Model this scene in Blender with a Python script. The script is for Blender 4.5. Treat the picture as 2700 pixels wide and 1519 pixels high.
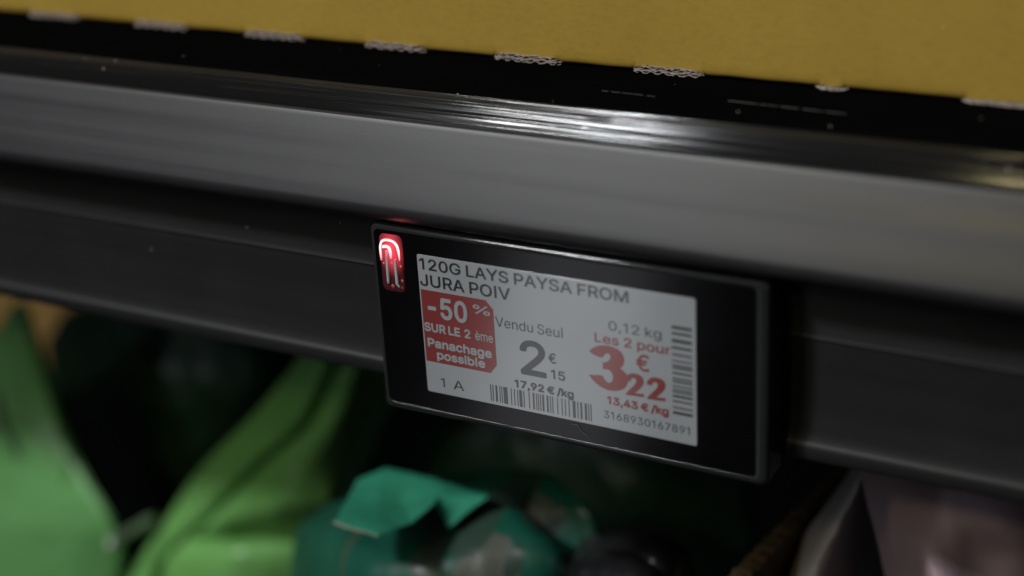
import bpy, bmesh, math, random, json
from mathutils import Vector, Matrix, noise

for o in list(bpy.data.objects):
    bpy.data.objects.remove(o)
scene = bpy.context.scene
COL = scene.collection
MM = 0.001            # everything below is written in millimetres

# ------------------------------------------------------------------ camera
CAM_ROT = [[0.875438, -0.146496, 0.460595], [0.480234, 0.371358, -0.79465], [-0.054632, 0.91686, 0.395453]]
CAM_LOC = [134.376, -246.311, 134.006]

cam_data = bpy.data.cameras.new('camera')
cam = bpy.data.objects.new('camera', cam_data)
COL.objects.link(cam)
cam_data.sensor_width = 36.0
cam_data.lens = 56.0
cam_data.clip_start = 0.01
cam_data.clip_end = 60.0
m = Matrix(CAM_ROT).to_4x4()
m.translation = Vector(CAM_LOC) * MM
cam.matrix_world = m
cam_data.dof.use_dof = True
cam_data.dof.focus_distance = 0.321
cam_data.dof.aperture_fstop = 5.5
scene.camera = cam

# ------------------------------------------------------------------ world, lamps, exposure
world = bpy.data.worlds.new('World')
scene.world = world
world.use_nodes = True
bg = world.node_tree.nodes['Background']
bg.inputs['Color'].default_value = (0.85, 0.9, 1.0, 1)
bg.inputs['Strength'].default_value = 0.010

scene.view_settings.view_transform = 'Standard'
scene.view_settings.look = 'None'
scene.view_settings.exposure = 0.0
scene.view_settings.gamma = 1.0
scene.view_settings.use_curve_mapping = False


def area_lamp(name, loc, target, sx, sy, power, color, up=None):
    d = bpy.data.lights.new(name, 'AREA')
    d.shape = 'RECTANGLE'
    d.size = sx * MM
    d.size_y = sy * MM
    d.energy = power
    d.color = color
    o = bpy.data.objects.new(name, d)
    COL.objects.link(o)
    loc = Vector(loc) * MM
    target = Vector(target) * MM
    z = (loc - target).normalized()
    u = Vector(up or (1, 0, 0))
    x = (u - z * u.dot(z)).normalized()
    y = z.cross(x)
    r = Matrix((x, y, z)).transposed().to_4x4()
    r.translation = loc
    o.matrix_world = r
    return o


# shop ceiling: a row of tubes running away from the shelf, and the nearer luminaire that throws the shelf's shadow
area_lamp('ceiling_tube_row', (-1300, -2100, 1800), (-1000, -1300, 0), 3000, 60, 17, (0.90, 0.95, 1.0), up=(-0.245, -1, 0))
area_lamp('ceiling_lamp', (-1095, -1400, 1800), (0, 50, 0), 300, 200, 36, (0.95, 0.97, 1.0))
area_lamp('warm_spot', (-1560, -2160, 2050), (0, 0, 0), 200, 200, 2.2, (1.0, 0.86, 0.45))
area_lamp('warm_spot', (-345, -1900, 1400), (80, 0, 0), 90, 170, 3.2, (1.0, 0.86, 0.45))
area_lamp('right_fill_lamp', (1900, -700, 900), (40, 0, 0), 700, 500, 1.2, (0.95, 0.96, 1.0))  # added fill from the right, brightens the tag's side
# added lamps: sheen on the rail cover, and floor bounce that veils the screen
area_lamp('rail_sheen_lamp', (-950, -1600, 1000), (0, 0, 30), 520, 420, 0.72, (0.92, 0.93, 1.0))
area_lamp('floor_bounce_fill', (-535, -1000, -560), (0, 0, 0), 140, 420, 0.145, (0.93, 0.95, 1.0))

# ------------------------------------------------------------------ materials


def new_mat(name):
    mt = bpy.data.materials.new(name)
    mt.use_nodes = True
    nt = mt.node_tree
    b = nt.nodes['Principled BSDF']
    return mt, nt, b


def nd(nt, kind, **kw):
    n = nt.nodes.new(kind)
    for k, v in kw.items():
        setattr(n, k, v)
    return n


def coords(nt, scale, rot=None):
    tc = nd(nt, 'ShaderNodeTexCoord')
    mp = nd(nt, 'ShaderNodeMapping')
    mp.inputs['Scale'].default_value = scale
    nt.links.new(tc.outputs['Object'], mp.inputs['Vector'])
    return mp.outputs['Vector']


def noise_tex(nt, vec, scale, detail=3.0, rough=0.5):
    n = nd(nt, 'ShaderNodeTexNoise')
    n.inputs['Scale'].default_value = scale
    n.inputs['Detail'].default_value = detail
    n.inputs['Roughness'].default_value = rough
    nt.links.new(vec, n.inputs['Vector'])
    return n.outputs['Fac']


def ramp(nt, fac, stops):
    r = nd(nt, 'ShaderNodeValToRGB')
    e = r.color_ramp.elements
    while len(e) < len(stops):
        e.new(0.5)
    for el, (p, c) in zip(e, stops):
        el.position = p
        el.color = c if len(c) == 4 else (*c, 1)
    nt.links.new(fac, r.inputs['Fac'])
    return r.outputs['Color']


def mixc(nt, fac, a, b):
    mx = nd(nt, 'ShaderNodeMix', data_type='RGBA')
    for sock, v in ((mx.inputs[0], fac), (mx.inputs[6], a), (mx.inputs[7], b)):
        if hasattr(v, 'is_output'):
            nt.links.new(v, sock)
        elif isinstance(v, (int, float)):
            sock.default_value = v
        else:
            sock.default_value = (*v, 1)
    return mx.outputs[2]


def bump(nt, b, height, strength, dist):
    bp = nd(nt, 'ShaderNodeBump')
    bp.inputs['Strength'].default_value = strength
    bp.inputs['Distance'].default_value = dist
    nt.links.new(height, bp.inputs['Height'])
    nt.links.new(bp.outputs['Normal'], b.inputs['Normal'])
    return bp


def math_node(nt, op, a, b):
    n = nd(nt, 'ShaderNodeMath', operation=op)
    for s, v in zip(n.inputs, (a, b)):
        if hasattr(v, 'is_output'):
            nt.links.new(v, s)
        else:
            s.default_value = v
    return n.outputs[0]


def dust_mask(nt, cell, radius, keep):
    """small dust specks: one possible speck per voronoi cell, only some of the cells carry one"""
    v = nd(nt, 'ShaderNodeTexVoronoi')
    v.inputs['Scale'].default_value = 1.0
    vec = coords(nt, (1 / (cell * MM),) * 3)
    nt.links.new(vec, v.inputs['Vector'])
    sep = nd(nt, 'ShaderNodeSeparateColor')
    nt.links.new(v.outputs['Color'], sep.inputs['Color'])
    rad = math_node(nt, 'MULTIPLY', sep.outputs[1], radius / cell)
    near = math_node(nt, 'LESS_THAN', v.outputs['Distance'], rad)
    some = math_node(nt, 'LESS_THAN', sep.outputs[0], keep)
    return math_node(nt, 'MULTIPLY', near, some)


def plastic(name, color, rough, spec=0.5, dust=None, grain=0.0, streak=None, coat=0.0, coat_rough=0.05):
    mt, nt, b = new_mat(name)
    b.inputs['Roughness'].default_value = rough
    b.inputs['Specular IOR Level'].default_value = spec
    b.inputs['Coat Weight'].default_value = coat
    b.inputs['Coat Roughness'].default_value = coat_rough
    vec = coords(nt, (1, 1, 1))
    n = noise_tex(nt, vec, 70, 5, 0.6)
    lo = tuple(c * 0.86 for c in color)
    hi = tuple(c * 1.14 for c in color)
    colr = ramp(nt, n, [(0.3, lo), (0.7, hi)])
    if streak:
        sv = coords(nt, (2.5, 240, 240))
        s = noise_tex(nt, sv, 1.0, 4, 0.65)
        colr = mixc(nt, math_node(nt, 'MULTIPLY', s, streak), colr, tuple(c * 0.55 for c in color))
    if dust:
        msk = dust_mask(nt, *dust)
        colr = mixc(nt, msk, colr, (0.45, 0.44, 0.41))
    nt.links.new(colr, b.inputs['Base Color'])
    rr = nd(nt, 'ShaderNodeMapRange')
    rr.inputs['To Min'].default_value = rough * 0.82
    rr.inputs['To Max'].default_value = min(1, rough * 1.2)
    nt.links.new(n, rr.inputs['Value'])
    if streak:
        nt.links.new(s, rr.inputs['Value'])
        rr.inputs['From Min'].default_value = 0.3
        rr.inputs['From Max'].default_value = 0.7
        rr.inputs['To Min'].default_value = rough * 0.8
        rr.inputs['To Max'].default_value = rough * 1.3
    nt.links.new(rr.outputs[0], b.inputs['Roughness'])
    if grain:
        g = noise_tex(nt, vec, 2600, 2, 0.5)
        bump(nt, b, g, grain, 0.0002)
    return mt


# black lacquered shelf, brushed along its length
mt, nt, b = new_mat('shelf_lacquer')
b.inputs['Specular IOR Level'].default_value = 0.5
b.inputs['Anisotropic'].default_value = 0.9
b.inputs['Anisotropic Rotation'].default_value = 0.0
tg = nd(nt, 'ShaderNodeTangent', direction_type='RADIAL', axis='X')
nt.links.new(tg.outputs[0], b.inputs['Tangent'])
sv = coords(nt, (1.2, 1500, 1500))
scr = noise_tex(nt, sv, 1.0, 5, 0.75)
rg = nd(nt, 'ShaderNodeMapRange')
rg.inputs['From Min'].default_value = 0.35
rg.inputs['From Max'].default_value = 0.65
rg.inputs['To Min'].default_value = 0.11
rg.inputs['To Max'].default_value = 0.17
nt.links.new(scr, rg.inputs['Value'])
nt.links.new(rg.outputs[0], b.inputs['Roughness'])
msk = dust_mask(nt, 2.2, 0.30, 0.34)
patch = ramp(nt, noise_tex(nt, coords(nt, (1, 1, 1)), 22, 2), [(0.47, (0, 0, 0)), (0.58, (1, 1, 1))])
msk = math_node(nt, 'MULTIPLY', msk, patch)
col = mixc(nt, msk, (0.010, 0.010, 0.0105), (0.5, 0.49, 0.46))
nt.links.new(col, b.inputs['Base Color'])
M_SHELF = mt


def scratch_lines(mt, lines):
    """thin pale scratches rubbed into the lacquer, each (x0, y0, x1, y1, half width) in mm"""
    nt = mt.node_tree
    b = nt.nodes['Principled BSDF']
    col = b.inputs['Base Color'].links[0].from_socket
    vec = coords(nt, (1 / MM,) * 3)
    sp = nd(nt, 'ShaderNodeSeparateXYZ')
    nt.links.new(vec, sp.inputs[0])
    brk = noise_tex(nt, coords(nt, (900, 900, 900)), 1.0, 2)
    for x0, y0, x1, y1, w in lines:
        k = (y1 - y0) / (x1 - x0)
        yy = math_node(nt, 'ADD', math_node(nt, 'MULTIPLY', sp.outputs['X'], k), y0 - k * x0)
        d = math_node(nt, 'ABSOLUTE', math_node(nt, 'SUBTRACT', sp.outputs['Y'], yy), 0)
        m1 = math_node(nt, 'LESS_THAN', d, w)
        m2 = math_node(nt, 'MULTIPLY', math_node(nt, 'GREATER_THAN', sp.outputs['X'], x0), math_node(nt, 'LESS_THAN', sp.outputs['X'], x1))
        m3 = math_node(nt, 'GREATER_THAN', brk, 0.42)
        col = mixc(nt, math_node(nt, 'MULTIPLY', math_node(nt, 'MULTIPLY', m1, m2), m3), col, (0.16, 0.155, 0.15))
    nt.links.new(col, b.inputs['Base Color'])


M_DECK = plastic('deck_matt_black', (0.0025, 0.0025, 0.0026), 0.5, 0.02, dust=(2.6, 0.24, 0.14))

M_DECK.node_tree.nodes['Principled BSDF'].inputs['IOR'].default_value = 1.02
scratch_lines(M_DECK, [(27.0, 23.85, 50.0, 22.95, 0.16), (1.5, 22.25, 12.8, 22.0, 0.10)])
M_GREY = plastic('rail_cover_grey', (0.024, 0.0235, 0.0265), 0.36, 0.5, dust=(6.0, 0.16, 0.06), grain=0.05, streak=0.7)
M_RAIL = plastic('rail_black_plastic', (0.016, 0.016, 0.0167), 0.44, 0.45, dust=(4.2, 0.22, 0.2), grain=0.06, streak=0.2)
M_CASE = plastic('tag_case_plastic', (0.014, 0.014, 0.015), 0.3, 0.3, grain=0.03)
M_RIM = plastic('tag_rim_clear_plastic', (0.024, 0.025, 0.025), 0.07, 0.42, grain=0.03)
M_BEZEL = plastic('bezel_gloss_black', (0.0018, 0.0018, 0.0023), 0.13, 0.5, dust=(2.8, 0.17, 0.2))
M_BACK = plastic('dark_back_panel', (0.012, 0.013, 0.012), 0.6, 0.3)
M_FIBRE = plastic('dust_fibre', (0.16, 0.155, 0.15), 0.7, 0.2)


def epaper(name, color):
    mt, nt, b = new_mat(name)
    vec = coords(nt, (1, 1, 1))
    n = noise_tex(nt, vec, 55, 3)
    n2 = noise_tex(nt, vec, 5200, 1)
    c = ramp(nt, n, [(0.3, tuple(k * 0.95 for k in color)), (0.7, tuple(k * 1.05 for k in color))])
    c = mixc(nt, math_node(nt, 'MULTIPLY', n2, 0.16), c, tuple(k * 0.6 for k in color))
    nt.links.new(c, b.inputs['Base Color'])
    b.inputs['Roughness'].default_value = 0.55
    b.inputs['Specular IOR Level'].default_value = 0.25
    b.inputs['Coat Weight'].default_value = 1.0
    b.inputs['Coat Roughness'].default_value = 0.12
    b.inputs['Coat IOR'].default_value = 2.0
    return mt


M_WHITE = epaper('epaper_white', (0.378, 0.398, 0.418))
M_INK = epaper('epaper_black_ink', (0.026, 0.026, 0.03))
M_RED = epaper('epaper_red_ink', (0.25, 0.034, 0.032))

# yellow printed corrugated board
mt, nt, b = new_mat('yellow_board')
b.inputs['Roughness'].default_value = 0.62
b.inputs['Specular IOR Level'].default_value = 0.3
v1 = coords(nt, (1, 1, 1))
n1 = noise_tex(nt, v1, 30, 4, 0.6)
nf = noise_tex(nt, coords(nt, (420, 700, 900)), 1.0, 5, 0.7)
c = ramp(nt, n1, [(0.3, (0.415, 0.268, 0.040)), (0.7, (0.48, 0.31, 0.050))])
c = mixc(nt, math_node(nt, 'MULTIPLY', ramp(nt, nf, [(0.45, (0, 0, 0)), (0.75, (1, 1, 1))]), 0.3), c, (0.25, 0.15, 0.03))
c = mixc(nt, dust_mask(nt, 4.5, 0.28, 0.10), c, (0.5, 0.45, 0.22))
c = mixc(nt, dust_mask(nt, 3.1, 0.20, 0.10), c, (0.10, 0.065, 0.02))
nt.links.new(c, b.inputs['Base Color'])
flute = nd(nt, 'ShaderNodeTexWave', bands_direction='X')
flute.inputs['Scale'].default_value = 45
flute.inputs['Distortion'].default_value = 1.0
nt.links.new(v1, flute.inputs['Vector'])
hh = math_node(nt, 'ADD', math_node(nt, 'MULTIPLY', flute.outputs['Fac'], 0.25), nf)
bump(nt, b, hh, 0.12, 0.0003)
M_YELLOW = mt


def board(name, color, scale=400):
    mt, nt, b = new_mat(name)
    b.inputs['Roughness'].default_value = 0.85
    b.inputs['Specular IOR Level'].default_value = 0.15
    n = noise_tex(nt, coords(nt, (1, 1, 1)), scale, 5, 0.65)
    c = ramp(nt, n, [(0.3, tuple(k * 0.7 for k in color)), (0.7, tuple(min(1, k * 1.2) for k in color))])
    nt.links.new(c, b.inputs['Base Color'])
    bump(nt, b, n, 0.4, 0.0004)
    return mt


M_TORN = board('torn_board_core', (0.43, 0.36, 0.315), 900)
M_TRAY = board('brown_board', (0.10, 0.068, 0.04), 300)
M_TAN = board('tan_board', (0.24, 0.145, 0.045), 200)


PRINT = [(-37.5, -80.9, 8, 7, (0.1, 0.105, 0.088)), (-42.7, -69.9, 2.2, 2.2, (0.085, 0.09, 0.075)), (-44.8, -74.3, 5, 3.2, (0.03, 0.062, 0.045)), (-32.3, -78.6, 2.2, 4, (0.035, 0.06, 0.05)), (-52.3, -78.8, 4, 3, (0.05, 0.065, 0.055)), (-80.9, -86.8, 1, 9, (0.07, 0.085, 0.055))]


def film(name, stops, nscale, rough=0.3, crinkle=0.5, coat=0.6, cscale=90):
    mt, nt, b = new_mat(name)
    vec = coords(nt, (1, 1, 1))
    n = noise_tex(nt, vec, nscale, 3, 0.5)
    c = ramp(nt, n, stops)
    nt.links.new(c, b.inputs['Base Color'])
    b.inputs['Roughness'].default_value = rough
    b.inputs['Coat Weight'].default_value = coat
    b.inputs['Coat Roughness'].default_value = 0.2
    w = noise_tex(nt, vec, cscale, 4, 0.55)
    bump(nt, b, w, crinkle, 0.004)
    return mt


M_LIME = film('lime_green_film', [(0.35, (0.155, 0.41, 0.13)), (0.65, (0.185, 0.47, 0.16))], 25, rough=0.42, crinkle=0.2, coat=0.12)
M_LIME2 = film('yellow_green_film', [(0.35, (0.17, 0.44, 0.11)), (0.65, (0.21, 0.49, 0.14))], 25, rough=0.38, crinkle=0.2, coat=0.25)
M_TEAL = film('teal_film_lit', [(0.3, (0.04, 0.29, 0.17)), (0.7, (0.05, 0.37, 0.24))], 40, crinkle=0.3)
M_TEALB = film('teal_film_printed_shaded', [(0.35, (0.006, 0.065, 0.042)), (0.7, (0.010, 0.10, 0.066))], 40, rough=0.4, crinkle=0.18, coat=0.1)  # same film as the flap, colour darkened for the shade beneath it
# pale printed patches on the teal film
nt = M_TEALB.node_tree
b = nt.nodes['Principled BSDF']
base = b.inputs['Base Color'].links[0].from_socket
vec = coords(nt, (1, 1, 1))
wob = noise_tex(nt, vec, 110, 3, 0.6)
col = base
for (cx, cz, rx, rz, pc) in PRINT:
    sub = nd(nt, 'ShaderNodeVectorMath', operation='SUBTRACT')
    nt.links.new(vec, sub.inputs[0])
    sub.inputs[1].default_value = (cx * MM, 0, cz * MM)
    mul = nd(nt, 'ShaderNodeVectorMath', operation='MULTIPLY')
    nt.links.new(sub.outputs[0], mul.inputs[0])
    mul.inputs[1].default_value = (1 / (rx * MM), 0, 1 / (rz * MM))
    ln = nd(nt, 'ShaderNodeVectorMath', operation='LENGTH')
    nt.links.new(mul.outputs[0], ln.inputs[0])
    dist = math_node(nt, 'ADD', ln.outputs['Value'], math_node(nt, 'MULTIPLY', wob, 0.9))
    col = mixc(nt, math_node(nt, 'LESS_THAN', dist, 1.4), col, pc)
nt.links.new(col, b.inputs['Base Color'])
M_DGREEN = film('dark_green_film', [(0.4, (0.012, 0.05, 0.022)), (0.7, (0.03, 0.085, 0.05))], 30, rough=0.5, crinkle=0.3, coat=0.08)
M_BLACKF = film('black_film', [(0.4, (0.008, 0.008, 0.009)), (0.7, (0.02, 0.02, 0.022))], 30, crinkle=0.4, coat=0.3)
M_GREYF = film('grey_film', [(0.4, (0.48, 0.44, 0.44)), (0.7, (0.56, 0.52, 0.52))], 30, crinkle=0.15, coat=0.2)
M_PINK = film('pink_film', [(0.35, (0.42, 0.30, 0.34)), (0.7, (0.48, 0.36, 0.40))], 30, rough=0.6, crinkle=0.15, coat=0.0)
M_SILVER = film('silver_glint_foil', [(0.4, (0.5, 0.53, 0.52)), (0.7, (0.6, 0.62, 0.6))], 30, rough=0.28, crinkle=0.8)  # pale foil colour stands in for blurred glints on crinkled film
M_SILVER.node_tree.nodes['Principled BSDF'].inputs['Metallic'].default_value = 0.25
M_EDGE = film('film_cut_edge', [(0.4, (0.22, 0.26, 0.2)), (0.7, (0.28, 0.31, 0.25))], 60, crinkle=0.1)


def glow(name, color, strength, base=(0.3, 0.02, 0.03), fade=None, centre=None):
    mt, nt, b = new_mat(name)
    b.inputs['Base Color'].default_value = (*base, 1)
    b.inputs['Roughness'].default_value = 0.15
    b.inputs['Emission Color'].default_value = (*color, 1)
    b.inputs['Emission Strength'].default_value = strength
    if centre:                      # light spreading through the plastic from the diode: (x, z, reach x, reach z, floor)
        vec = coords(nt, (1 / MM,) * 3)
        sub = nd(nt, 'ShaderNodeVectorMath', operation='SUBTRACT')
        nt.links.new(vec, sub.inputs[0])
        sub.inputs[1].default_value = (centre[0], 0, centre[1])
        mul = nd(nt, 'ShaderNodeVectorMath', operation='MULTIPLY')
        nt.links.new(sub.outputs[0], mul.inputs[0])
        mul.inputs[1].default_value = (1 / centre[2], 0, 1 / centre[3])
        ln = nd(nt, 'ShaderNodeVectorMath', operation='LENGTH')
        nt.links.new(mul.outputs[0], ln.inputs[0])
        mr = nd(nt, 'ShaderNodeMapRange', interpolation_type='SMOOTHSTEP')
        mr.inputs['To Min'].default_value = strength
        mr.inputs['To Max'].default_value = centre[4]
        nt.links.new(ln.outputs['Value'], mr.inputs['Value'])
        nt.links.new(mr.outputs[0], b.inputs['Emission Strength'])
    if fade:                        # the diode sits at the top of the light pipe: its light dies away down the pipe
        tc = nd(nt, 'ShaderNodeTexCoord')
        sp = nd(nt, 'ShaderNodeSeparateXYZ')
        nt.links.new(tc.outputs['Object'], sp.inputs[0])
        mr = nd(nt, 'ShaderNodeMapRange')
        mr.inputs['From Min'].default_value = fade[0] * MM
        mr.inputs['From Max'].default_value = fade[1] * MM
        mr.inputs['To Min'].default_value = fade[2]
        mr.inputs['To Max'].default_value = strength
        nt.links.new(sp.outputs['Z'], mr.inputs['Value'])
        nt.links.new(mr.outputs[0], b.inputs['Emission Strength'])
    return mt


M_PIPE = glow('lit_light_pipe', (1.0, 0.42, 0.44), 2.6, fade=(12.9, 15.4, 0.35))
M_LENS = glow('red_lens', (1.0, 0.07, 0.10), 0.95, base=(0.06, 0.016, 0.02), centre=(-35.9, 15.4, 3.6, 6.4, 0.012))
M_CHROME = plastic('pipe_clear_plastic', (0.55, 0.56, 0.58), 0.2, 0.8)

# ------------------------------------------------------------------ builders


def link_mesh(name, bm, mat, parent=None, smooth=True, angle=40):
    me = bpy.data.meshes.new(name)
    bmesh.ops.recalc_face_normals(bm, faces=bm.faces)
    bm.to_mesh(me)
    bm.free()
    for mt in (mat if isinstance(mat, (list, tuple)) else [mat]):
        me.materials.append(mt)
    if smooth:
        for p in me.polygons:
            p.use_smooth = True
        try:
            me.set_sharp_from_angle(angle=math.radians(angle))
        except Exception:
            pass
    o = bpy.data.objects.new(name, me)
    COL.objects.link(o)
    if parent:
        o.parent = parent
    return o


def tag(o, label, cat, group=None, kind=None):
    o['label'] = label
    if cat:
        o['category'] = cat
    if group:
        o['group'] = group
    if kind:
        o['kind'] = kind
    return o


def thing(name, label, cat, group=None):
    o = bpy.data.objects.new(name, None)
    o.empty_display_size = 0.01
    COL.objects.link(o)
    return tag(o, label, cat, group)


def extrude_profile(prof, x0, x1, n=60, wob=0.0, seed=0):
    """closed (y, z) outline swept along x"""
    bm = bmesh.new()
    rings = []
    for i in range(n + 1):
        x = x0 + (x1 - x0) * i / n
        r = []
        for (y, z) in prof:
            d = noise.noise(Vector((x * 0.02 + seed, y * 0.05, z * 0.05))) * wob
            r.append(bm.verts.new((x * MM, (y + d) * MM, (z + d * 0.5) * MM)))
        rings.append(r)
    k = len(prof)
    for a, b_ in zip(rings, rings[1:]):
        for j in range(k):
            bm.faces.new((a[j], a[(j + 1) % k], b_[(j + 1) % k], b_[j]))
    bm.faces.new(list(reversed(rings[0])))
    bm.faces.new(rings[-1])
    return bm


def arc(cy, cz, r, a0, a1, n):
    return [(cy + r * math.cos(math.radians(a0 + (a1 - a0) * i / n)), cz + r * math.sin(math.radians(a0 + (a1 - a0) * i / n))) for i in range(n + 1)]


def rrect(x0, x1, z0, z1, r, n=6):
    pts = []
    for cx, cz, a in ((x1 - r, z1 - r, 0), (x0 + r, z1 - r, 90), (x0 + r, z0 + r, 180), (x1 - r, z0 + r, 270)):
        for i in range(n + 1):
            t = math.radians(a + 90 * i / n)
            pts.append((cx + r * math.cos(t), cz + r * math.sin(t)))
    return pts


def plate(loops, cap_first=True, cap_last=True):
    """stack of same-count (x, z) loops at given y: [(y, loop), ...]"""
    bm = bmesh.new()
    rs = [[bm.verts.new((x * MM, y * MM, z * MM)) for x, z in lp] for y, lp in loops]
    k = len(rs[0])
    for a, b_ in zip(rs, rs[1:]):
        for j in range(k):
            bm.faces.new((a[j], a[(j + 1) % k], b_[(j + 1) % k], b_[j]))
    if cap_first:
        bm.faces.new(rs[0])
    if cap_last:
        bm.faces.new(rs[-1])
    return bm


def tube(pts, rad, n=8, bm=None):
    """round bar along a list of points"""
    bm = bm or bmesh.new()
    pts = [Vector(p) for p in pts]
    rs = []
    for i, p in enumerate(pts):
        t = (pts[min(i + 1, len(pts) - 1)] - pts[max(i - 1, 0)]).normalized()
        a = t.cross(Vector((0, 1, 0.01))).normalized()
        c = t.cross(a)
        rr = rad[i] if isinstance(rad, (list, tuple)) else rad
        rs.append([bm.verts.new((p + a * rr * math.cos(2 * math.pi * j / n) + c * rr * math.sin(2 * math.pi * j / n)) * MM) for j in range(n)])
    for a, b_ in zip(rs, rs[1:]):
        for j in range(n):
            bm.faces.new((a[j], a[(j + 1) % n], b_[(j + 1) % n], b_[j]))
    bm.faces.new(rs[0])
    bm.faces.new(rs[-1])
    return bm


def smooth_path(pts, n=8):
    out = []
    P = [Vector(p) for p in pts]
    for i in range(len(P) - 1):
        p0, p1, p2, p3 = P[max(i - 1, 0)], P[i], P[i + 1], P[min(i + 2, len(P) - 1)]
        for k in range(n):
            t = k / n
            out.append(0.5 * ((2 * p1) + (-p0 + p2) * t + (2 * p0 - 5 * p1 + 4 * p2 - p3) * t * t + (-p0 + 3 * p1 - 3 * p2 + p3) * t ** 3))
    out.append(P[-1])
    return out


def straight_path(pts, n=8):
    out = []
    for a, b_ in zip(pts, pts[1:]):
        out += [Vector(a).lerp(Vector(b_), k / n) for k in range(n)]
    return out + [Vector(pts[-1])]


def film_sheet(name, grid, depth, mat, parent, wrinkle=1.0, seed=0.0, sub=8, wscale=0.06, flat=False):
    """crisp-bag film: control grid smoothed into a puffed front, closed by a back 'depth' mm behind it"""
    path = straight_path if flat else smooth_path
    rows = [path(r, sub) for r in grid]
    cols = [path([r[j] for r in rows], sub) for j in range(len(rows[0]))]
    nu, nv = len(cols), len(cols[0])
    bm = bmesh.new()
    F, B = [], []
    for i in range(nu):
        fr, bk = [], []
        for j in range(nv):
            p = cols[i][j].copy()
            q = p * wscale
            w = noise.noise(Vector((q.x + seed, q.y, q.z))) + 0.5 * noise.noise(Vector((q.x * 2.6, q.y * 2.6 + seed, q.z * 2.6)))
            ridge = (1 - abs(noise.noise(Vector((q.x * 1.4 + q.z, q.y + seed * 2, q.z * 0.6))))) ** 6
            p.y += wrinkle * (w - 0.7 * ridge)
            p.z += wrinkle * 0.35 * w
            fr.append(bm.verts.new(p * MM))
            e = min(i, nu - 1 - i) / (nu - 1) * 2
            g = min(j, nv - 1 - j) / (nv - 1) * 2
            bulge = depth * (0.08 + 0.92 * math.sqrt(max(0, min(1, e * 2.2)) * max(0, min(1, g * 2.2))))
            bk.append(bm.verts.new((p + Vector((0, bulge, 0))) * MM))
        F.append(fr)
        B.append(bk)
    for i in range(nu - 1):
        for j in range(nv - 1):
            bm.faces.new((F[i][j], F[i + 1][j], F[i + 1][j + 1], F[i][j + 1]))
            bm.faces.new((B[i][j], B[i][j + 1], B[i + 1][j + 1], B[i + 1][j]))
    for i in range(nu - 1):
        for j in (0, nv - 1):
            bm.faces.new((F[i][j], F[i + 1][j], B[i + 1][j], B[i][j]))
    for j in range(nv - 1):
        for i in (0, nu - 1):
            bm.faces.new((F[i][j], F[i][j + 1], B[i][j + 1], B[i][j]))
    return link_mesh(name, bm, mat, parent, angle=75)


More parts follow.
